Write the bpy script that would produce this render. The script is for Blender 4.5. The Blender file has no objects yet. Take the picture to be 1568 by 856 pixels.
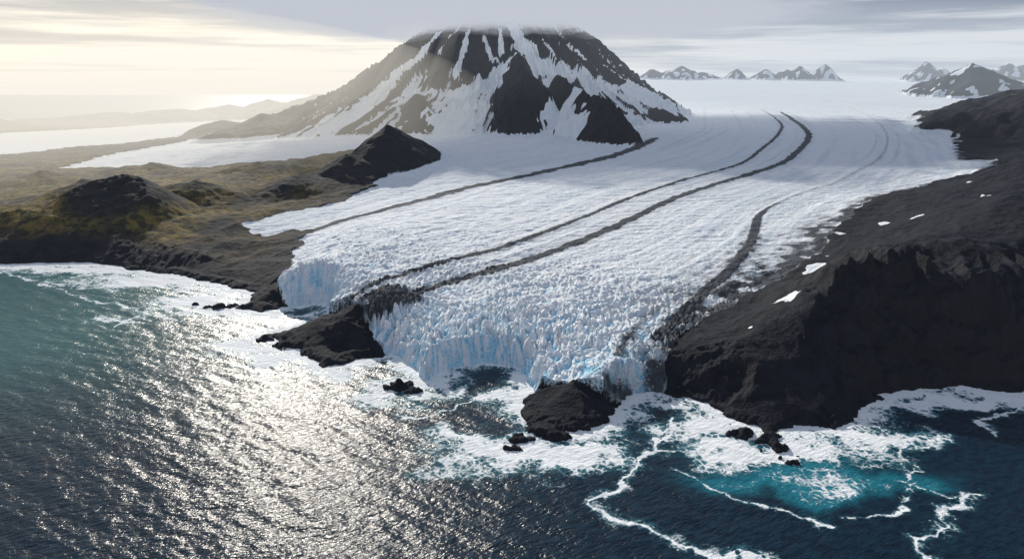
import bpy, math, time
import numpy as np
from mathutils import Vector, noise as mnoise
f32=np.float32
# ------------------------------------------------------------------ camera model
CH=400.0; TH=math.radians(15.4); FP=1045.0
ct,st=math.cos(TH),math.sin(TH)
def ray(u,v):
    xc=(u-784)/FP; yc=(428-v)/FP
    return xc, ct+yc*st, -st+yc*ct
def on_z(u,v,z):
    dx,dy,dz=ray(u,v); t=(CH-z)/(-dz); return (dx*t,dy*t)
def on_y(u,v,y):
    dx,dy,dz=ray(u,v); t=y/dy; return (dx*t,y,CH+dz*t)
def on_plane(u,v):
    dx,dy,dz=ray(u,v); t=410/(0.05*dy-dz)
    y=dy*t; return (dx*t,y,-10+.05*y)
# ------------------------------------------------------------------ noise
_rng=np.random.default_rng(11)
_a=_rng.random((256,256))*2*np.pi
_gx=np.cos(_a).astype(f32); _gy=np.sin(_a).astype(f32)
_r1=_rng.random((256,256)).astype(f32); _r2=_rng.random((256,256)).astype(f32); _r3=_rng.random((256,256)).astype(f32)
def perlin(x,y,seed=0):
    x=np.asarray(x,dtype=np.float64)+seed*37.13+1000; y=np.asarray(y,dtype=np.float64)+seed*91.7+1000
    xi=np.floor(x).astype(np.int32); yi=np.floor(y).astype(np.int32)
    xf=(x-xi).astype(f32); yf=(y-yi).astype(f32)
    xa=xi&255; xb=(xi+1)&255; ya=yi&255; yb=(yi+1)&255
    u=xf*xf*xf*(xf*(xf*6-15)+10); v=yf*yf*yf*(yf*(yf*6-15)+10)
    n00=_gx[xa,ya]*xf+_gy[xa,ya]*yf
    n10=_gx[xb,ya]*(xf-1)+_gy[xb,ya]*yf
    n01=_gx[xa,yb]*xf+_gy[xa,yb]*(yf-1)
    n11=_gx[xb,yb]*(xf-1)+_gy[xb,yb]*(yf-1)
    a=n00+u*(n10-n00); b=n01+u*(n11-n01)
    return (a+v*(b-a))*1.5
def fbm(x,y,wl,octs,seed=0,lod=None,gain=.5,ridge=False):
    out=np.zeros(np.shape(x),f32); a=1.0
    for o in range(octs):
        n=perlin(x/wl,y/wl,seed+o)
        if ridge: n=(1-2*np.abs(n))
        if lod is not None: n=n*np.clip(wl/lod/2-1,0,1)
        out+=a*n; a*=gain; wl*=.5
    return out
def worley(x,y,seed=0):
    x=x+seed*17.3+500; y=y+seed*53.9+500
    xi=np.floor(x).astype(np.int32); yi=np.floor(y).astype(np.int32)
    F1=np.full(x.shape,9,f32); F2=np.full(x.shape,9,f32); ID=np.zeros(x.shape,f32)
    for i in (-1,0,1):
        for j in (-1,0,1):
            a=(xi+i)&255; b=(yi+j)&255
            d=np.hypot(xi+i+_r1[a,b]-x, yi+j+_r2[a,b]-y).astype(f32)
            c=d<F1; F2=np.where(c,F1,np.minimum(F2,d)); ID=np.where(c,_r3[a,b],ID); F1=np.where(c,d,F1)
    return F1,F2,ID
def sstep(a,b,x):
    t=np.clip((x-a)/(b-a),0,1); return t*t*(3-2*t)
def seg_dist(X,Y,pts):
    X=X.astype(f32); Y=Y.astype(f32)
    best=np.full(X.shape,1e12,f32); tt=np.zeros(X.shape,f32); n=len(pts)-1
    for i in range(n):
        ax,ay=map(float,pts[i][:2]); bx,by=map(float,pts[i+1][:2])
        dx,dy=bx-ax,by-ay; L=dx*dx+dy*dy+1e-9
        rx=X-f32(ax); ry=Y-f32(ay)
        t=np.clip((rx*f32(dx)+ry*f32(dy))*f32(1/L),0,1)
        rx-=t*f32(dx); ry-=t*f32(dy); d=rx*rx+ry*ry
        m=d<best; best=np.where(m,d,best); tt=np.where(m,(i+t)/n,tt)
    return np.sqrt(best),tt
def sdf(X,Y,poly):
    d,_=seg_dist(X,Y,list(poly)+[poly[0]])
    ins=np.zeros(X.shape,bool); n=len(poly)
    for i in range(n):
        ax,ay=poly[i][:2]; bx,by=poly[(i+1)%n][:2]
        if ay==by: continue
        c=((ay>Y)!=(by>Y))&(X<(bx-ax)*(Y-ay)/(by-ay)+ax)
        ins^=c
    return np.where(ins,d,-d)
def coarse(fn,X,Y,s):
    """evaluate a smooth function on every s-th grid node and interpolate"""
    nr,nc=X.shape
    ri=np.unique(np.append(np.arange(0,nr,s),nr-1)); ci=np.unique(np.append(np.arange(0,nc,s),nc-1))
    G=fn(X[np.ix_(ri,ci)],Y[np.ix_(ri,ci)])
    R=np.arange(nr); a=np.clip(np.searchsorted(ri,R,'right')-1,0,len(ri)-2); fr=((R-ri[a])/(ri[a+1]-ri[a])).astype(f32)[:,None]
    G=G[a]*(1-fr)+G[a+1]*fr
    R=np.arange(nc); a=np.clip(np.searchsorted(ci,R,'right')-1,0,len(ci)-2); fr=((R-ci[a])/(ci[a+1]-ci[a])).astype(f32)[None,:]
    return (G[:,a]*(1-fr)+G[:,a+1]*fr).astype(f32)
def smooth_line(pts,k=3):
    p=np.array(pts,float)
    for _ in range(k-1):
        q=[p[0]]
        for a,b in zip(p[:-1],p[1:]): q+= [a*.75+b*.25,a*.25+b*.75]
        q.append(p[-1]); p=np.array(q)
    return [tuple(a) for a in p]
# ------------------------------------------------------------------ base relief (scattered survey points)
P=[]
for u,v in [(520,430),(600,425),(650,470),(760,510),(650,530),(800,520),(900,540),(950,520),(700,380),(850,400),(1000,430),(600,350),(800,320),(1000,350),
            (1100,400),(1200,400),(1240,350),(900,270),(1100,280),(1250,290),(1350,260),(1100,220),(1300,200),(1420,215),
            (1150,170),(1300,150),(1430,165),(1100,155),(1000,215),(760,230),(850,225),(1520,258),(1410,298),(1290,350),(1270,385),
            (1225,430),(1150,480),(1060,540),(560,480),(480,400),(450,420),(980,570)]:
    P.append(on_plane(u,v))
coast_rock=[(0,405),(120,403),(200,413),(300,429),(395,449),(370,472),(440,472),(410,516),(470,545),(575,545),
            (850,665),(790,625),(1040,607),(1080,620),(1190,660),(1290,650),(1330,617),(1450,594),(1568,600)]
for u,v in coast_rock:
    x,y=on_z(u,v,0); P.append((x,y,0))
for u,v,z in [(0,345,74),(100,342,70),(200,348,60),(290,355,45),(350,395,14),(400,400,16),(430,395,26),(440,350,45),(0,300,75),(100,290,80),
              (250,300,75),(400,290,70),(350,325,58),(480,300,75),(0,262,75),(150,255,80),(300,250,85),(0,225,60),(200,225,75),
              (400,215,110),(520,215,145),(600,280,95),(650,250,130),(700,232,155),(560,190,170),(480,195,130),(0,200,20),(200,195,30),(300,190,50),
              (400,450,14),(500,520,12),(540,505,24),(860,600,20),(860,635,8),
              (1330,435,122),(1430,370,142),(1500,332,165),(1568,300,195),(1250,500,74),(1150,545,48),(1090,575,30),
              (1500,290,160),(1568,250,215),(1400,335,120),(1330,520,60),(1450,500,68),(1568,480,85),(1200,600,24),(1300,400,106)]:
    x,y=on_z(u,v,z); P.append((x,y,z))
P+=[(1700,900,20),(2500,1000,60),(2500,1800,260),(4000,3000,300),(3000,4800,260),(5000,6000,330),(0,9000,440),(3000,9000,440),(7000,9000,440),(0,12000,590),(4000,12000,600),
    (9000,12000,590),(2000,15500,520),(8000,15500,520),(-2500,7500,120),(-3000,10000,20),(-6000,9000,5),(-6000,5000,30),(-9000,3000,30),(-3500,2200,60),
    (-3000,1700,40),(-2500,5500,90),(-1200,5500,190),(-1000,8000,300),(-8000,14000,-30),(-3000,14000,60),(0,5500,265),(1300,5500,270)]
P=np.array(P)
SC=1000.; CC=.05
A=np.sqrt(((P[:,None,:2]-P[None,:,:2])**2).sum(-1)/SC**2+CC**2)
n=len(P); M=np.zeros((n+3,n+3)); M[:n,:n]=A-np.eye(n)*1e-4
M[:n,n]=1; M[:n,n+1:]=P[:,:2]/SC; M[n,:n]=1; M[n+1:,:n]=P[:,:2].T/SC
W=np.linalg.solve(M,np.concatenate([P[:,2],[0,0,0]]))
def base(X,Y):
    X=np.asarray(X,dtype=f32)/SC; Y=np.asarray(Y,dtype=f32)/SC
    out=np.full(X.shape,W[n],f32)+f32(W[n+1])*X+f32(W[n+2])*Y
    for i in range(n):
        out+=f32(W[i])*np.sqrt((X-f32(P[i,0]/SC))**2+(Y-f32(P[i,1]/SC))**2+f32(CC*CC))
    return out
_ys=np.geomspace(450,18000,900)
def drape(pts):
    r=[]
    for u,v in pts:
        dx,dy,dz=ray(u,v); t=_ys/dy
        h=base(dx*t,_ys); z=CH+dz*t
        k=np.nonzero(z<h)[0]
        k=k[0] if len(k) else len(_ys)-1
        r.append((float(dx*t[k]),float(_ys[k])))
    return r
S=lambda L:[on_z(u,v,0) for u,v in L]
land=S([(0,405),(60,403),(120,402),(160,405),(200,412),(250,418),(300,428),(345,438),(395,448),(372,466),(365,473),(400,476),(440,470),(470,466),(498,463),
   (505,480),(490,492),(455,505),(405,515),(430,527),(470,545),(500,560),(530,558),(575,545),(600,537),(630,560),(650,577),(690,566),(740,556),(790,562),
   (808,578),(822,600),(795,625),(810,648),(850,665),(900,655),(938,632),(955,608),(1000,598),(1040,605),(1080,618),(1130,645),(1190,660),(1230,658),(1290,650),(1308,635),(1330,615),(1380,600),(1450,592),(1568,600)])
land=[(-9000,2600),(-4000,1750),(-2200,1640)]+land+[(1250,800),(2200,700),(20000,0),(26000,26000),(0,26000),(-2000,17000),(-3500,11000),(-9000,9800),(-14000,6000)]
ice=drape([(428,432)])+S([(440,476),(500,474)])+drape([(512,468),(535,455),(560,470),(545,488),(562,505)])+S([(592,537),(600,545),(630,570),(650,592),(740,575),(790,580),(820,604),(832,600)])+\
    drape([(845,583),(900,578)])+S([(938,622),(955,620),(1000,606)])+drape([(1018,590),(1015,560),(1050,505),(1120,472),(1190,432),(1245,395),(1280,350),(1320,318),(1390,294),(1440,280),(1500,268),(1528,246),(1475,246),(1458,205)])
ice+=[(3600,4700),(9000,5200),(16000,9000),(16000,18000),(-500,18000),(-1800,8000)]
ice+=drape([(440,172),(430,190),(330,208),(180,235),(85,260),(240,258),(330,256),(430,249),(500,238),(590,220),(650,240),(600,275),(520,312),(430,330),(370,346),(378,356),(410,362),(450,352),(482,352),(462,372)])
pale=drape([(-200,205),(0,205),(170,196),(400,176),(440,180),(300,207),(0,238),(-200,245)])
LA=smooth_line(drape([(1165,168),(1200,190),(1193,207),(1160,235),(1130,256),(1050,275),(960,305),(870,345),(780,378),(680,402),(600,427),(562,442),(530,468),(505,488)]))
LB=smooth_line(drape([(1195,172),(1212,182),(1236,200),(1240,212),(1218,238),(1195,254),(1100,282),(1020,308),(950,345),(880,375),(780,408),(680,435),(620,455),(570,478),(530,497)]))
LC=smooth_line(drape([(1300,165),(1350,190),(1362,215),(1348,247),(1290,277),(1200,308),(1165,325),(1157,345),(1150,375),(1120,415),(1070,455),(1040,490),(1010,520)]))
LD=drape([(1120,420),(1060,440),(1000,480),(970,505),(945,545)])
LM=smooth_line(drape([(1005,212),(965,232),(900,250),(800,272),(700,292),(620,315),(540,335),(480,354),(430,372)]))
# ------------------------------------------------------------------ terrain grid (finer close to the coast)
NC,NR=1450,1250
az=np.linspace(math.radians(-47),math.radians(47),NC)
yy=np.concatenate([np.geomspace(560,4500,970)[:-1],np.geomspace(4500,17000,NR-969)])
tanx=np.tan(az)
Y,TX=np.meshgrid(yy,tanx,indexing='ij'); X=(TX*Y)
lod=(Y*.0022).astype(f32)
B=coarse(base,X,Y,4)
dl0=coarse(lambda a,b:sdf(a,b,land),X,Y,3)
wx=fbm(X,Y,60,4,5,lod)
dI0=coarse(lambda a,b:sdf(a,b,ice),X,Y,3)
dI=dI0+wx*14*np.clip(Y/1500,.5,3)
# hills ---------------------------------------------------------
bump=np.zeros(X.shape,f32)
wa=fbm(X,Y,300,5,20,lod)
def hill(cx,cy,z,rx,ry,rot=0,p=1.15,warp=.25):
    R=1.6*max(rx,ry)
    i0,i1=np.searchsorted(yy,[cy-R,cy+R]); j0,j1=np.searchsorted(tanx,[min((cx-R)/(max(cy-R,300)),(cx-R)/(cy+R)),max((cx+R)/(max(cy-R,300)),(cx+R)/(cy+R))])
    s_=np.s_[i0:i1,j0:j1]
    if i1<=i0 or j1<=j0: return
    dx=X[s_]-cx; dy=Y[s_]-cy
    c,s=math.cos(rot),math.sin(rot)
    a=(dx*c+dy*s)/rx; b=(-dx*s+dy*c)/ry
    r=np.sqrt(a*a+b*b)*(1+warp*wa[s_])
    zb=float(base(np.array([cx]),np.array([cy]))[0])
    bump[s_]=np.maximum(bump[s_],(z-zb)*np.clip(1-r,0,1)**p)
def hpx(u,v,y,rx,ry,rot=0,p=1.15,warp=.25):
    x,yy_,z=on_y(u,v,y); hill(x,yy_,z,rx,ry,rot,p,warp)
hpx(180,258,1900,190,200,0,1.0,.05)
hpx(128,276,2050,140,180,0,1.05,.1)
hpx(300,280,2150,200,140,0,1.1,.15)
hpx(592,193,2650,210,300,-.35,.95,.15)
hpx(530,236,2450,200,200,.5,1.05,.2)
hpx(460,266,2300,240,190,.3,1.1)
hpx(230,252,2750,280,130,0,1.2); hpx(395,250,2700,280,120,0,1.2)
hpx(60,264,2500,200,160,0,1.1)
hpx(400,174,4700,420,420,.2,1.15); hpx(340,185,5200,420,350,.2,1.2)
for u,v,y,r in [(60,183,9300,1300),(180,172,9500,1500),(270,166,9500,1300),(350,160,9800,1400),(410,152,9800,1100),(480,146,9000,1300),(20,190,7800,900)]:
    hpx(u,v,y,r,600,0,1.0,.3)
hpx(1490,98,7200,560,700,.2,1.05,.25); hpx(1530,120,7000,420,500,0,1.1)
for u,v,r in [(1000,106,260),(1045,101,420),(1075,110,300),(1130,105,170),(1172,104,260),(1205,106,300),(1226,99,250),(1265,98,220),(1420,94,330),(1443,103,260),(1545,97,420),(1590,90,500)]:
    hpx(u,v,11500,r*1.15,r*1.2,0,1.05,.35)
hill(3350,3500,640,1150,1300,0,1.0,.15)
hill(2050,1900,300,520,700,.3,1.1,.2)
# volcano ---------------------------------------------------------
VX,VY=-50.,5500.
i0,i1=np.searchsorted(yy,[2900,8200]); VS=np.s_[i0:i1,:]
xv,yv,lv,wav=X[VS],Y[VS],lod[VS],wa[VS]
dx=xv-VX; dy=yv-VY; r=np.hypot(dx,dy); ph=np.arctan2(dy,dx)
k=.77+.08*np.cos(ph)+.02*np.cos(2*ph)
vol=850-k*(r-590)
vol=np.where(r<400,850+k*190-(400-r)*.3,vol)
vol=np.where(vol<400,400-(400-vol)*.68,vol)
u1=ph*9; u2=np.log(np.maximum(r,50)/300)
wv=fbm(xv,yv,500,3,31,lv)*.35
def ap(fr,fy_,sd,wq):   # angular ridges
    return 1-np.abs(perlin(u1*fr+wv*wq+40,u2*fy_,sd))*2.2
g=ap(1,1.3,41,2); g2=ap(2.7,2.2,43,3); g3=ap(6,4,44,5); g4=ap(13,8,45,7)
gul=g*.55+g2*.33+g3*.18
vamp=np.clip((r-200)/900,0,1)*80*np.clip((2300-r)/900,0,1)
vol=vol+vamp*(gul-.45)+vamp*.12*g4
spur=np.full(xv.shape,-1e4,f32)
def addspur(pts,sl):
    global spur
    for i in range(len(pts)-1):
        a,b=pts[i],pts[i+1]
        ddx,ddy=b[0]-a[0],b[1]-a[1]; L=ddx*ddx+ddy*ddy
        t=np.clip(((xv-a[0])*ddx+(yv-a[1])*ddy)/L,0,1)
        d=np.hypot(xv-a[0]-t*ddx,yv-a[1]-t*ddy)
        spur=np.maximum(spur,a[2]+(b[2]-a[2])*t-sl*d*(1+.35*wav))
addspur([on_y(790,80,4560),on_y(805,108,4250),on_y(795,150,3950)],1.1)
addspur([on_y(800,108,4300),on_y(838,142,3980)],1.1)
addspur([on_y(855,118,4250),on_y(905,152,3700)],1.3)
addspur([on_y(905,152,3700),on_y(930,155,3500),on_y(955,178,3350)],1.1)
addspur([on_y(638,145,4200),on_y(655,165,4020)],.85)
addspur([on_y(575,130,5000),on_y(575,168,4300)],.8)
addspur([on_y(640,68,5300),on_y(575,105,5300),on_y(515,140,5200),on_y(410,182,4900)],.8)
addspur([on_y(910,98,4900),on_y(1020,155,4500)],.95)
spr=fbm(xv,yv,110,5,51,lv,ridge=True)
spur=spur+spr*17
volc=np.maximum(vol,spur)
isp=sstep(-14,10,spur-vol)
L0=(B+bump)
Hh=L0.copy(); Hh[VS]=np.maximum(L0[VS],volc)
def drape_v(pts):      # project onto the finished mountain surface
    o=[]
    for u,v in pts:
        dx_,dy_,dz_=ray(u,v); j=int(np.clip(np.searchsorted(tanx,dx_/dy_),0,NC-1))
        z=CH+dz_*yy/dy_; k_=np.nonzero(z<Hh[:,j])[0]; k_=k_[0] if len(k_) else i1-1
        o.append((X[k_,j],Y[k_,j]))
    return o
vmask=np.zeros(X.shape,f32); vmask[VS]=sstep(0,22,volc-L0[VS])
thr=np.interp(Hh[VS],[150,300,430,560,700,900],[.66,.50,.20,-.05,-.10,-.06]).astype(f32)
n60=fbm(xv,yv,60,4,61,lv)
gl=gul*.75+.22*n60+.07*g4
rightb=.12*sstep(100,900,dx)+.10*np.cos(3*ph+1)-.35*sstep(-450,-1000,dx)
vs=sstep(.06,-.06,gl-thr-rightb)
spurrock=isp*sstep(-.85,-.55,spr-.15*fbm(xv,yv,40,2,62,lv))
vs=vs*(1-spurrock)
for pts,w0,w1 in [([(788,46),(798,70),(818,95),(850,116),(895,133),(960,158)],52,110),([(716,48),(706,90),(698,118)],18,28),([(740,60),(752,92),(770,100)],12,16),
                  ([(778,95),(752,128),(712,150),(695,185),(700,215)],36,200),([(672,54),(645,84),(608,110),(588,138),(550,170),(490,200)],22,125),
                  ([(855,54),(895,92)],12,14),([(925,102),(990,140)],16,26),([(765,48),(768,85)],14,18),([(880,140),(850,180),(870,205)],60,110),([(690,55),(672,82)],10,10),
                  ([(900,128),(960,140),(1030,165)],38,60),([(830,60),(850,95)],8,12),([(725,140),(660,140)],40,30)]:
    d,t_=seg_dist(xv,yv,drape_v(pts))
    w_=(w0+(w1-w0)*t_)*(1+.55*n60+.3*(.4-g2)+.25*(.4-g3))
    vs=np.maximum(vs,sstep(1.1,.75,d/np.maximum(w_,4)))
# ------------------------------------------------------------------ ice / rock masks
hillm=sstep(8,30,bump)
icem=sstep(-10,10,dI)*(1-hillm)
dP=coarse(lambda a,b:sdf(a,b,pale),X,Y,4)
palem=sstep(-60,60,dP+wx*80)
snow=icem.copy(); vb=vmask[VS]>.5; tmp=snow[VS]; tmp[vb]=vs[vb]; snow[VS]=tmp
snow=np.maximum(snow,palem*.95*(1-hillm)*(1-vmask))
hn=fbm(X,Y,150,5,71,lod,ridge=True)
farp=(Y>6200)&(bump>25)&(X>800)
snow=np.where(farp,sstep(.55,.15,hn),snow)
for u,v,s in [(1255,413,15),(1265,398,7),(1200,472,9),(1282,362,8),(1400,337,8),(1515,300,8),(1348,343,7),(1150,512,4),(573,235,16),(495,253,14),(1480,283,6),(1190,402,4),(1305,330,6),(1240,423,7)]:
    (px,py),=drape([(u,v)])
    sl_=(np.abs(X-px)<s*4)&(np.abs(Y-py)<s*4)
    d=np.hypot((X[sl_]-px),(Y[sl_]-py)*.8)+wx[sl_]*s*2.4
    snow[sl_]=np.maximum(snow[sl_],sstep(s*1.1,s*.8,d))
# moraines
mor=np.zeros(X.shape,f32)
wl_=fbm(X,Y,45,4,81,lod)
def ldist(pts):
    return coarse(lambda a,b:seg_dist(a,b,pts)[0],X,Y,2),coarse(lambda a,b:seg_dist(a,b,pts)[1],X,Y,2)
def line(DT,w0,w1,s0,s1,rag=.35,off=0):
    global mor
    d,t=DT; w=w0+(w1-w0)*t; s=s0+(s1-s0)*t
    s=s*(.35+.65*sstep(0,.12,t))
    mor=np.maximum(mor,s*np.exp(-((d-off)*(1+rag*wl_)/w)**2))
dA=ldist(LA); dB=ldist(LB); dC=ldist(LC); dD=ldist(LD); dM=ldist(LM)
line(dA,9,7,1.2,2.0); line(dA,34,24,.3,.45,.6)
line(dB,13,9,2.0,3.0); line(dB,44,30,.34,.42,.6)
# fine debris stripes parallel to the flow between the two medial moraines
stripe=perlin(dB[0]/13,dB[1]*5,83)+.5*perlin(dB[0]/5.5,dB[1]*9,84)
band=np.exp(-(dB[0]/95)**2)*(dA[0]<dB[0]*1.8+60)
mor=np.maximum(mor,(.22+.40*stripe.clip(-.3,1))*band*sstep(0,.12,dB[1]))
stripe2=perlin(dC[0]/15,dC[1]*5,86)
mor=np.maximum(mor,(.14+.38*stripe2)*np.exp(-(dC[0]/120)**2)*sstep(.03,.2,dC[1]))
d,tC=dC
mor=np.maximum(mor,(.5+1.6*sstep(.42,.56,tC))*np.exp(-(d*(1+.3*wl_)/(8+2*tC))**2))
mor=np.maximum(mor,.5*sstep(.5,.65,tC)*np.exp(-(d/40)**2)*(1+wl_))
line(dD,6,12,.3,.7,.6); line(dM,22,12,2.2,1.6)
dirt=np.exp(-np.clip(dI0,0,None)/(26+60*sstep(2300,1200,Y)*sstep(1000,1200,Y)))*sstep(4200,2400,Y)*1.15
mor=np.maximum(mor,np.where(X>120,dirt*(1+.9*wl_),0))
MED=drape([(600,440),(520,500),(560,500),(640,462)])
dmed=coarse(lambda a,b:sdf(a,b,MED),X,Y,3)
mor=np.maximum(mor,np.exp(-(dmed.clip(-200,0)/14)**2)*.85)
mor=mor*icem
# flow streaks (long foliation bands in the ice, following the moraines)
flowst=(perlin(dB[0]/34,dB[1]*3.5,301)+.7*perlin(dB[0]/13,dB[1]*6,302)*np.clip(13/lod/2-1,0,1)+.6*perlin(dM[0]/45,dM[1]*3,303))*icem*(1-vmask)
# ------------------------------------------------------------------ final height
rockn=fbm(X,Y,180,7,91,lod,ridge=True,gain=.52)
rockn2=fbm(X,Y,420,3,95,lod)
ramp=np.clip(dl0/60,0,1)
rough=(1-icem)*(1-palem)
Hh=Hh+rough*ramp*(rockn*6+rockn2*6)*np.where(bump>20,1.1,1)
gq=fbm(X*1.0+wa*25,Y*.35,55,5,101,lod,ridge=True)
cliffz=sstep(10,40,dl0)*sstep(360,150,dl0)*sstep(350,560,X)*rough
Hh=Hh+cliffz*gq*16
cl2=sstep(5,20,dl0)*sstep(160,70,dl0)*sstep(-400,-700,X)*rough*sstep(1500,1560,Y)
Hh=Hh+cl2*fbm(X,Y*.3,45,4,103,lod,ridge=True)*9
# seracs and crevasses
frontw=sstep(560,60,dl0)
fx=X*.94+Y*.34; fy=-X*.34+Y*.94      # across / along the flow
wA=fbm(X,Y,70,4,111)
ie=np.searchsorted(yy,2600); Q=np.s_[:ie,:]
a1,b1,id1=worley((fx[Q]+wA[Q]*16)/8,(fy[Q]+wA[Q]*20)/22,1)
a2,b2,id2=worley((fx[Q]+wA[Q]*9)/4.6,(fy[Q]-wA[Q]*9)/9,2)
e1=sstep(.02,.5,b1-a1); e2=sstep(.02,.5,b2-a2)
l1=np.clip(9/lod/2-1,0,1)[Q]; l2=np.clip(5.5/lod/2-.8,0,1)[Q]
sA=np.zeros(X.shape,f32)
sA[Q]=l1*((e1-.6)*.8+(id1-.5)*1.3-(a1-.3)*1.1)+l2*((e2-.6)*.4+(id2-.5)*.6-(a2-.3)*.5)
s3=1-np.abs(perlin(fx/45+wA*.5,fy/15+wA*.9,123))*2.4
s4=1-np.abs(perlin(fx/110+wA*.4,fy/34,125))*2.2
s5=1-np.abs(perlin(fx/24+wA*.5,fy/9+wA*.9,127))*2.4
patch=.8+.9*fbm(X,Y,160,3,129)
amp=(1.5+6.5*frontw*sstep(-20,30,dl0)*patch.clip(.15,1.6))
ser=sA*.8+s3*.3*np.clip(15/lod/2-1,0,1)+s5*.25*np.clip(9/lod/2-1,0,1)
Hh=Hh+icem*(1-vmask)*(amp*ser+1.8*s4*np.clip(30/lod/2-1,0,1)+flowst*1.5+fbm(X,Y,400,3,131,lod)*3*np.clip(Y/3000,0,1))
Hh=Hh+np.clip(mor,0,1)*icem*2.0
crev=np.clip(.15-ser,0,1.3)*(.25+.75*sstep(460,60,dl0))*icem
# shoreline
dl=dl0+icem*(perlin(X/34,Y/34,141)*9+perlin(X/13,Y/13,142)*6+perlin(X/6,Y/6,143)*3)+(1-icem)*(fbm(X,Y,46,5,145)*13)
def isl(u,v,ru,rv):
    px,py=on_z(u,v,0)
    m=np.hypot(X-px,Y-py)<75
    q=ru-np.hypot(X[m]-px,(Y[m]-py)*ru/rv)+fbm(X[m],Y[m],16,4,150)*12
    dl[m]=np.maximum(dl[m],q)
for a in [(612,592,20,13),(632,600,10,8),(655,577,9,7),(335,471,22,12),(356,469,14,9),(300,467,8,5),(850,668,20,14),(800,672,16,10),(835,660,24,18),(790,688,8,5),(1190,684,9,16),(1140,666,18,12),(1170,672,14,10),(1200,700,4,8),(440,530,20,14),(405,520,14,9),(880,655,10,8)]:
    isl(*a)
iceedge=icem>.5
slope=np.where(iceedge,2.1,np.interp(X,[-900,-500,300,600],[.5,.4,.6,1.15]).astype(f32))
rk=fbm(X,Y,22,4,160,lod,ridge=True)
Hh=np.where(~iceedge&(dl>0)&(dl0<30),np.maximum(Hh,np.minimum(dl*.45,7)+rk*1.6),Hh)
lim=np.where(dl>0,np.where(iceedge,2,0)+dl*slope,dl*.5)
Hf=np.where(dl>0,np.minimum(Hh,lim+np.where(iceedge,ser*4*np.clip(dl/6,0,1),rockn*1.0+rk*1.5)),lim-1)
Hf=np.where(dl<-60,-30,Hf)
veg=sstep(-430,-900,X)*(1-snow)*(1-vmask)*sstep(60,160,dl0)*sstep(4200,3000,Y)*(1-.9*sstep(12,45,bump))
cat=np.zeros(X.shape,np.int8)
cat[(icem>.5)]=1
cat[(hillm>.5)&(Y>6200)]=4
cat[(vmask>.5)]=2
cat[(cat==0)&(X>150)&(Y<6200)]=3
cat[(cat==4)&(X<0)]=0
# ------------------------------------------------------------------ mesh builder
def make(name,Xa,Ya,Za,attrs,facemask,mat):
    nr,nc=Xa.shape
    idx=np.arange(nr*nc,dtype=np.int32).reshape(nr,nc)
    q=np.stack([idx[:-1,:-1],idx[:-1,1:],idx[1:,1:],idx[1:,:-1]],-1)[facemask]
    if len(q)==0: return None
    mk=np.zeros(nr*nc,bool); mk[q.ravel()]=True; used=np.nonzero(mk)[0]
    rm=np.zeros(nr*nc,np.int32); rm[used]=np.arange(len(used),dtype=np.int32); inv=rm[q.ravel()]
    co=np.stack([Xa.ravel()[used],Ya.ravel()[used],Za.ravel()[used]],-1).astype(f32)
    me=bpy.data.meshes.new(name)
    me.vertices.add(len(co)); me.vertices.foreach_set('co',co.ravel())
    me.loops.add(len(inv)); me.loops.foreach_set('vertex_index',inv)
    me.polygons.add(len(q)); me.polygons.foreach_set('loop_start',np.arange(0,len(inv),4,dtype=np.int32))
    me.polygons.foreach_set('use_smooth',np.ones(len(q),bool))
    me.update(calc_edges=True)
    for k_,a in attrs.items():
        at=me.attributes.new(k_,'FLOAT','POINT'); at.data.foreach_set('value',np.ascontiguousarray(a.ravel()[used],dtype=f32))
    me.materials.append(mat)
    ob=bpy.data.objects.new(name,me); bpy.context.scene.collection.objects.link(ob)
    return ob
# ------------------------------------------------------------------ node helpers
def mat(name):
    m=bpy.data.materials.new(name); m.use_nodes=True; m.node_tree.nodes.clear(); return m,m.node_tree
class N:
    def __init__(s,t): s.t=t
    def n(s,typ,ins=None,**kw):
        nd=s.t.nodes.new(typ)
        for a,b in kw.items(): setattr(nd,a,b)
        for a,b in (ins or {}).items():
            if isinstance(b,bpy.types.NodeSocket): s.t.links.new(b,nd.inputs[a])
            else: nd.inputs[a].default_value=b
        return nd
    def math(s,op,a,b=0.,c=0.):
        return s.n('ShaderNodeMath',{0:a,1:b,2:c},operation=op).outputs[0]
    def mix(s,f,a,b):
        nd=s.t.nodes.new('ShaderNodeMix'); nd.data_type='RGBA'
        for i,vv in ((0,f),(6,a),(7,b)):
            if isinstance(vv,bpy.types.NodeSocket): s.t.links.new(vv,nd.inputs[i])
            else: nd.inputs[i].default_value=(vv if i==0 else (*vv,1))
        return nd.outputs[2]
    def step(s,a,b,x):
        return s.n('ShaderNodeMapRange',{0:x,1:a,2:b},interpolation_type='SMOOTHSTEP').outputs[0]
    def attr(s,nm): return s.n('ShaderNodeAttribute',attribute_name=nm).outputs['Fac']
    def noise(s,vec,scale,det=5,rough=.55):
        return s.n('ShaderNodeTexNoise',{'Vector':vec,'Scale':scale,'Detail':det,'Roughness':rough}).outputs[0]
    def scale(s,vec,v3):
        return s.n('ShaderNodeVectorMath',{0:vec,1:v3},operation='MULTIPLY').outputs[0]
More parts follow.
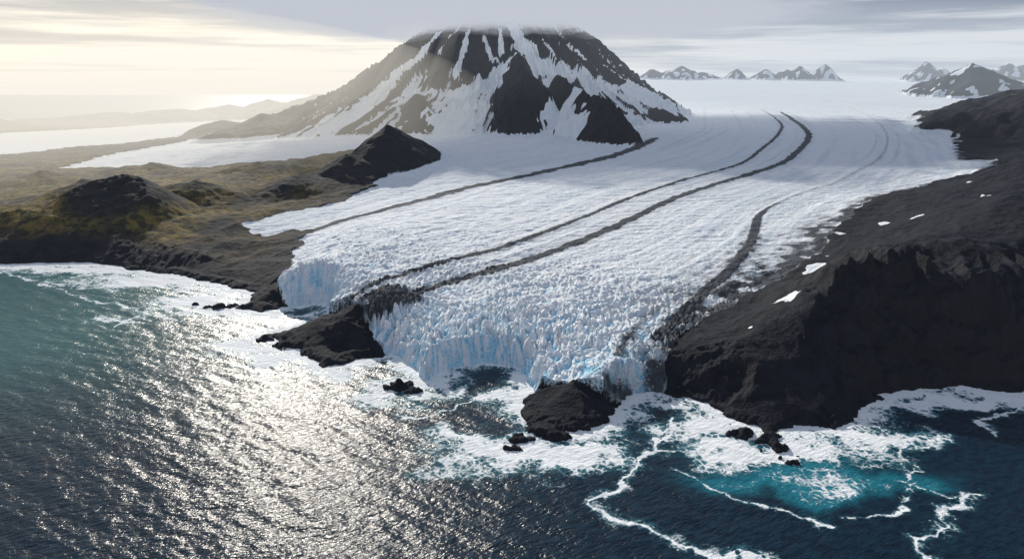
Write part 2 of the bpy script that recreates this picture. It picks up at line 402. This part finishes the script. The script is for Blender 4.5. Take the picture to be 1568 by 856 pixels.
# terrain material
mt,t=mat('rock_snow_ice'); N_=N(t)
geo=N_.n('ShaderNodeNewGeometry'); pos=geo.outputs['Position']
nz=N_.n('ShaderNodeSeparateXYZ',{0:geo.outputs['Normal']}).outputs[2]
n_big=N_.noise(pos,.006,5); n_mid=N_.noise(pos,.04,5,.65); n_fine=N_.noise(pos,.25,3,.7)
sn=N_.attr('snow'); mo=N_.attr('moraine'); cr=N_.attr('crev'); ve=N_.attr('veg'); fs=N_.attr('streak')
rock=N_.mix(N_.step(.35,.65,n_mid),(.003,.006,.011),(.013,.017,.027))
rock=N_.mix(N_.math('MULTIPLY',N_.step(.48,.72,n_big),.5),rock,(.019,.020,.024))
rock=N_.mix(N_.math('MULTIPLY',N_.step(.85,.55,nz),.4),rock,(.030,.027,.027))
rock=N_.mix(N_.math('MULTIPLY',N_.step(.6,.75,n_fine),.35),rock,(.045,.053,.068))
vegc=N_.mix(N_.step(.4,.6,n_mid),(.045,.042,.017),(.22,.155,.04))
rock=N_.mix(N_.math('MULTIPLY',ve,N_.step(.32,.56,n_big)),rock,vegc)
jit=N_.math('MULTIPLY',N_.math('SUBTRACT',n_fine,.5),.7)
jm=N_.math('MULTIPLY',N_.math('SUBTRACT',n_mid,.5),.5)
snf=N_.step(.4,.6,N_.math('ADD',N_.math('ADD',sn,jit),jm))
steep=N_.step(.8,.4,nz)
icec=N_.mix(N_.step(.3,.7,n_mid),(.88,.90,.92),(.76,.83,.89))
icec=N_.mix(N_.math('MULTIPLY',N_.step(.0,.9,fs),.4),icec,(.56,.67,.77))
blue=N_.mix(N_.step(.35,.65,n_fine),(.13,.50,.76),(.52,.81,.93))
bf=N_.math('MAXIMUM',N_.step(.2,.85,cr),N_.math('MULTIPLY',N_.math('MULTIPLY',steep,N_.step(.0,.25,cr)),N_.step(.3,.6,n_mid)))
icec=N_.mix(N_.math('MULTIPLY',bf,.85),icec,blue)
mf=N_.step(.35,.75,N_.math('ADD',mo,N_.math('ADD',N_.math('MULTIPLY',jit,1.3),jm)))
icec=N_.mix(N_.math('MULTIPLY',mf,.97),icec,N_.mix(n_fine,(.006,.009,.014),(.026,.030,.036)))
icec=N_.mix(N_.math('MULTIPLY',N_.step(.08,.45,mo),.25),icec,(.16,.18,.21))
col=N_.mix(snf,rock,icec)
flow=N_.n('ShaderNodeVectorRotate',{'Vector':pos,'Angle':math.radians(-20)},rotation_type='Z_AXIS').outputs[0]
vb_=N_.n('ShaderNodeTexVoronoi',{'Vector':N_.scale(flow,(.10,.24,.1)),'Scale':1.},feature='F1').outputs[0]
bh=N_.math('ADD',N_.math('ADD',N_.math('MULTIPLY',n_mid,7.0),N_.math('MULTIPLY',n_fine,2.2)),N_.math('MULTIPLY',N_.math('MULTIPLY',vb_,-2.2),snf))
bmp=N_.n('ShaderNodeBump',{'Height':bh,'Distance':1.0,'Strength':N_.math('SUBTRACT',1.0,N_.math('MULTIPLY',snf,.28))})
pb=N_.n('ShaderNodeBsdfPrincipled',{'Base Color':col,'Roughness':.85,'Normal':bmp.outputs[0],'Specular IOR Level':.1})
N_.n('ShaderNodeOutputMaterial',{0:pb.outputs[0]})
attrs=dict(snow=snow,moraine=mor.clip(0,3),crev=crev,veg=veg,streak=flowst)
fc=cat[:-1,:-1]; vis=(np.maximum(np.maximum(Hf[:-1,:-1],Hf[1:,1:]),np.maximum(Hf[1:,:-1],Hf[:-1,1:]))>-8)
for i,nm in enumerate(['coastal_terrain','glacier','volcano','rocky_ridge','mountain_range']):
    make(nm,X,Y,Hf,attrs,(fc==i)&vis,mt)
# ------------------------------------------------------------------ sea
SC_,SR=1100,1100
az=np.linspace(math.radians(-50),math.radians(50),SC_)
ys=np.concatenate([np.geomspace(330,2600,SR-60)[:-1],np.geomspace(2600,80000,61)])
Ys,Tx=np.meshgrid(ys,np.tan(az),indexing='ij'); Xs=Tx*Ys
lods=(Ys*.002).astype(f32)
dls=coarse(lambda a,b:sdf(a,b,land),Xs,Ys,3)
fn=fbm(Xs,Ys,40,4,201,lods); fw1=fbm(Xs,Ys,75,5,205,lods); fw2=fbm(Xs,Ys,75,5,212,lods)
foam=np.exp(-np.clip(-dls+fw1*18,0,None)/np.interp(Xs,[-800,-400,100,300],[52,22,16,32]))*1.0
turq=np.zeros(Xs.shape,f32)
XW=Xs+fw1*36; YW=Ys+fw2*36
def blob(u,v,ru,rv,s,tq=0.):
    px,py=on_z(u,v,0); ru*=1.12; rv*=1.12
    i0,i1=np.searchsorted(ys,[py-5*rv-40,py+5*rv+40]); q=np.s_[i0:i1,:]
    d=np.sqrt(((XW[q]-px)/ru)**2+((YW[q]-py)/rv)**2)
    foam[q]=np.maximum(foam[q],s*np.exp(-d**1.5))
    if tq: turq[q]=np.maximum(turq[q],tq*np.exp(-d**2*.4))
for b in [(622,597,50,34,1.1,.4),(670,585,34,22,1.0,.3),(805,690,72,34,1.2,.5),(870,690,60,28,1.25,.5),(770,615,36,26,.95),(745,672,36,20,.85),(920,645,44,30,1.2,.4),(1010,612,56,18,1.1,.4),
          (1100,655,46,26,1.2,.4),(1200,690,80,24,1.25,.6),(1150,690,58,20,1.2,.4),(1290,665,64,26,1.25,.5),(1250,735,70,20,.5,1.2),(1290,745,38,16,.72,1.2),(1360,620,56,20,1.25,.3),(1450,612,80,16,1.25,.3),(1540,612,70,16,1.25,.3),
          (430,545,70,28,1.1,.2),(380,530,60,28,1.0,.2),(510,567,44,20,1.0),(570,552,40,15,.95),(300,462,75,48,1.0),(240,430,150,46,1.15),(140,414,150,34,1.25),(330,480,60,24,1.),(420,480,70,20,1.0),(30,410,120,22,1.2),
          (190,490,36,18,.6),(1415,680,28,14,.6),(700,715,55,26,.6,.3),(940,712,30,12,.6),(480,482,40,20,.9),(350,445,60,20,1.0)]:
    blob(*b)
wj=fbm(Xs,Ys,30,4,221,lods)
def fline(L,w,s):
    pts=S(L); y0=min(p[1] for p in pts)-40; y1=max(p[1] for p in pts)+40
    i0,i1=np.searchsorted(ys,[y0,y1]); q=np.s_[i0:i1,:]
    d,tt_=seg_dist(Xs[q]+wj[q]*11,Ys[q]+fn[q]*11,pts)
    foam[q]=np.maximum(foam[q],s*np.exp(-(d/(w*(1+.9*fn[q])).clip(.6))**2))
    foam[q]=np.maximum(foam[q],.36*s*np.exp(-(d/(w*4))**2))
fline([(1035,640),(1020,665),(992,690),(987,712),(960,735),(930,752),(913,768),(917,785),(960,800),(1000,815),(1050,835),(1120,850),(1190,858)],2.8,1.)
fline([(1028,718),(1080,740),(1130,765),(1180,775),(1230,790),(1262,803)],1.8,.75)
fline([(1500,755),(1455,775),(1440,800),(1455,815),(1400,822),(1410,845),(1440,858)],2.2,.95)
fline([(1310,640),(1350,665),(1385,680),(1373,692),(1395,712),(1378,742),(1460,760),(1500,757)],1.8,.7)
fline([(1290,798),(1350,788),(1390,768),(1400,740)],1.5,.7)
fline([(1568,628),(1490,640),(1510,650),(1528,666)],2.0,.8)
fline([(600,640),(660,636),(722,614)],2.2,.7)
fline([(60,432),(120,455),(200,470),(270,492)],3.0,.65)
fline([(175,500),(215,482)],3,.6); fline([(0,415),(60,432),(100,438),(180,445)],4,.65)
fline([(985,690),(1010,690),(1040,690)],2.0,.7); fline([(940,712),(990,705)],2.0,.7)
h=fbm(Xs*.5+Ys*.85,(Ys*.5-Xs*.85)*.4,24,4,231,lods)*1.0
h=h*np.clip(2500/Ys-.4,0,1)
attrs2=dict(foam=foam.clip(0,1.2),turq=turq)
ms,t=mat('sea_water'); S_=N(t)
geo=S_.n('ShaderNodeNewGeometry'); pos=geo.outputs['Position']
rot=S_.n('ShaderNodeVectorRotate',{'Vector':pos,'Angle':math.radians(-28)},rotation_type='Z_AXIS').outputs[0]
st_=S_.scale(rot,(.42,1,1))
w1=S_.noise(st_,.15,3,.6); w2=S_.noise(st_,.5,2,.6)
sep=S_.n('ShaderNodeSeparateXYZ',{0:pos})
nb=S_.noise(pos,.0022,3,.5)
tealx=S_.step(-160,-850,S_.math('ADD',sep.outputs[0],S_.math('MULTIPLY',S_.math('SUBTRACT',nb,.5),700)))
tealx=S_.math('MULTIPLY',tealx,S_.step(640,1100,sep.outputs[1]))
c=S_.mix(S_.step(.4,.6,w1),(.002,.013,.029),(.004,.024,.046))
c=S_.mix(S_.math('MULTIPLY',tealx,.85),c,(.026,.130,.14))
c=S_.mix(S_.math('MULTIPLY',S_.step(.1,.9,S_.attr('turq')),.85),c,(.01,.20,.27))
f=S_.attr('foam')
n1=S_.noise(pos,.05,5,.65); n2=S_.noise(pos,.35,4,.7)
vor=S_.n('ShaderNodeTexVoronoi',{'Vector':S_.n('ShaderNodeVectorMath',{0:pos,1:S_.scale(S_.n('ShaderNodeTexNoise',{'Vector':pos,'Scale':.08,'Detail':3.}).outputs[1],(14,14,0))},operation='ADD').outputs[0],'Scale':.1},feature='DISTANCE_TO_EDGE').outputs[0]
lace=S_.math('MULTIPLY',S_.step(.3,.0,vor),.3)
v_=S_.math('ADD',S_.math('ADD',f,lace),S_.math('ADD',S_.math('MULTIPLY',S_.math('SUBTRACT',n1,.5),1.1),S_.math('MULTIPLY',S_.math('SUBTRACT',n2,.5),.9)))
ff=S_.math('MULTIPLY',S_.step(.50,.85,v_),S_.step(.06,.2,f))
c=S_.mix(S_.math('MULTIPLY',S_.step(.15,.6,v_),S_.math('MULTIPLY',S_.step(.05,.4,f),.5)),c,(.05,.24,.30))
c=S_.mix(ff,c,(.86,.90,.92))
bh=S_.math('ADD',S_.math('MULTIPLY',w1,2.2),S_.math('MULTIPLY',w2,.75))
bmp=S_.n('ShaderNodeBump',{'Height':bh,'Distance':1.0,'Strength':1.})
pb=S_.n('ShaderNodeBsdfPrincipled',{'Base Color':c,'Roughness':S_.math('ADD',S_.math('MULTIPLY',ff,.6),.24),'IOR':1.33,'Specular IOR Level':.19,'Normal':bmp.outputs[0]})
S_.n('ShaderNodeOutputMaterial',{0:pb.outputs[0]})
make('sea',Xs,Ys,h,attrs2,(dls[:-1,:-1]<150),ms)
# ------------------------------------------------------------------ light and sky
SE,SA=math.radians(25),math.radians(-19)
sv=Vector((math.sin(SA)*math.cos(SE),math.cos(SA)*math.cos(SE),math.sin(SE)))
sl=bpy.data.lights.new('sun','SUN'); sl.energy=4.4; sl.angle=math.radians(1.2); sl.color=(1,.93,.83)
so=bpy.data.objects.new('sun',sl); so.rotation_euler=(-sv).to_track_quat('-Z','Y').to_euler(); bpy.context.scene.collection.objects.link(so)
w=bpy.data.worlds.new('World'); bpy.context.scene.world=w; w.use_nodes=True; t=w.node_tree; t.nodes.clear(); K=N(t)
tc=K.n('ShaderNodeTexCoord').outputs['Generated']
sky=K.n('ShaderNodeTexSky',sky_type='NISHITA',sun_disc=False,sun_elevation=SE,sun_rotation=SA)
bg1=K.n('ShaderNodeBackground',{0:sky.outputs[0],1:.1})
sp=K.n('ShaderNodeSeparateXYZ',{0:tc}); el=sp.outputs[2]; zc=K.math('MAXIMUM',el,0.0)
den=K.math('ADD',zc,.035)
cp=K.n('ShaderNodeCombineXYZ',{0:K.math('DIVIDE',sp.outputs[0],den),1:K.math('DIVIDE',sp.outputs[1],den),2:0.})
cn=K.noise(K.scale(cp.outputs[0],(.16,.5,1)),1.0,5,.55)
cn2=K.noise(K.scale(tc,(2.2,2.2,42.)),1.3,5,.6)
cm=K.math('ADD',K.math('MULTIPLY',cn,.45),K.math('MULTIPLY',cn2,.55))
dot=K.n('ShaderNodeVectorMath',{0:tc,1:tuple(sv)},operation='DOT_PRODUCT').outputs['Value']
glow=K.step(.70,1.0,dot)
lit=K.mix(glow,(.84,.86,.90),(1.6,1.46,1.2))
drk=K.mix(glow,(.27,.32,.43),(.38,.41,.48))
prof=K.math('SUBTRACT',K.step(.13,.02,el),K.math('MULTIPLY',K.step(.15,.45,el),.25))
val=K.math('ADD',K.math('MULTIPLY',K.math('SUBTRACT',cm,.5),6.6),K.math('ADD',K.math('MULTIPLY',prof,.8),K.math('MULTIPLY',glow,.25)))
cc=K.mix(K.step(-.1,1.05,val),drk,lit)
cc=K.mix(K.math('MULTIPLY',K.step(.03,-.01,el),.8),cc,K.mix(glow,(.85,.88,.92),(1.3,1.18,.98)))
bg2=K.n('ShaderNodeBackground',{0:cc,1:.85})
mx=K.n('ShaderNodeMixShader',{0:.9,1:bg1.outputs[0],2:bg2.outputs[0]})
K.n('ShaderNodeOutputWorld',{0:mx.outputs[0]})
# haze, cloud and sun glow as self-glowing volumes -------------------------------------
def airmat(name,dens,col):
    m,t=mat(name); Z=N(t)
    a=Z.n('ShaderNodeVolumeAbsorption',{'Color':(0,0,0,1),'Density':dens})
    e=Z.n('ShaderNodeEmission',{0:(*col,1),1:dens})  # emission stands in for light scattered in the air; the volume glows unlit
    s=Z.n('ShaderNodeAddShader',{0:a.outputs[0],1:e.outputs[0]})
    Z.n('ShaderNodeOutputMaterial',{1:s.outputs[0]}); return m
def box(name,x0,x1,y0,y1,z0,z1,m):
    me=bpy.data.meshes.new(name)
    v=[(x,y,z) for x in(x0,x1) for y in(y0,y1) for z in(z0,z1)]
    me.from_pydata(v,[],[(0,1,3,2),(4,6,7,5),(0,4,5,1),(2,3,7,6),(0,2,6,4),(1,5,7,3)])
    me.materials.append(m); o=bpy.data.objects.new(name,me); bpy.context.scene.collection.objects.link(o); return o
import bmesh
def ellipsoid(name,c,r,m,rough=0,seed=0,seg=64):
    bm=bmesh.new(); bmesh.ops.create_uvsphere(bm,u_segments=seg,v_segments=seg//2,radius=1.0)
    if rough:
        for v in bm.verts:
            p=Vector((v.co.x*r[0],v.co.y*r[1],v.co.z*r[2]*2.5))
            nn=mnoise.fractal(p/420+Vector((seed,seed*2,0)),.8,2.1,5)
            v.co*=1+rough*nn
    me=bpy.data.meshes.new(name); bm.to_mesh(me); bm.free(); me.materials.append(m)
    for p_ in me.polygons: p_.use_smooth=True
    o=bpy.data.objects.new(name,me); o.location=c; o.scale=r; bpy.context.scene.collection.objects.link(o); return o
box('haze',-30000,30000,-3000,40000,-50,800,airmat('haze',.7e-5,(.66,.74,.86)))
ellipsoid('distant_haze',(3500,11500,400),(11000,8000,1000),airmat('distant_haze',5.0e-5,(.72,.79,.88)))
ellipsoid('sunlit_mist_glow',(-3000,5000,250),(3000,4000,700),airmat('warm_glow_air',1.8e-4,(1.0,.93,.80)))  # warm emission puts the low sun's glow into the mist colour
bm_=airmat('beam_glow_air',4e-4,(1.0,.94,.82))  # light shafts painted as glowing slanted volumes, not cast by the sun lamp
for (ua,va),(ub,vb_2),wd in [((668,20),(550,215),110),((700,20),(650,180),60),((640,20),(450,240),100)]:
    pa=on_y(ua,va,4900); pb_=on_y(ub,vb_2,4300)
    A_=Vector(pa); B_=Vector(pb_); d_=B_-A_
    o=ellipsoid('beam_glow',(A_+B_)/2,(wd,wd,d_.length*.55),bm_)
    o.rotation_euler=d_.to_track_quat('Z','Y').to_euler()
par=bpy.data.objects.new('summit_cloud',None); bpy.context.scene.collection.objects.link(par)
for k_ in range(5):
    s=1-.1*k_
    o=ellipsoid('cloud_layer_%d'%(k_+1),(VX,VY-200,962),(2300*s,1300*s,222*s),airmat('cloud_%d'%k_,[.0008,.0018,.0035,.005,.005][k_],(.54,.57,.64)),.2,k_*.15,160)  # grey emission replaces light scattered inside the cloud
    o.parent=par
# ------------------------------------------------------------------ camera
cd=bpy.data.cameras.new('camera'); co=bpy.data.objects.new('camera',cd); bpy.context.scene.collection.objects.link(co)
co.location=(0,0,CH); co.rotation_euler=(math.radians(90)-TH,0,0); cd.sensor_width=36; cd.lens=FP/1568*36; cd.clip_start=1; cd.clip_end=200000
bpy.context.scene.camera=co
bpy.context.scene.view_settings.view_transform='Standard'; bpy.context.scene.view_settings.look='None'
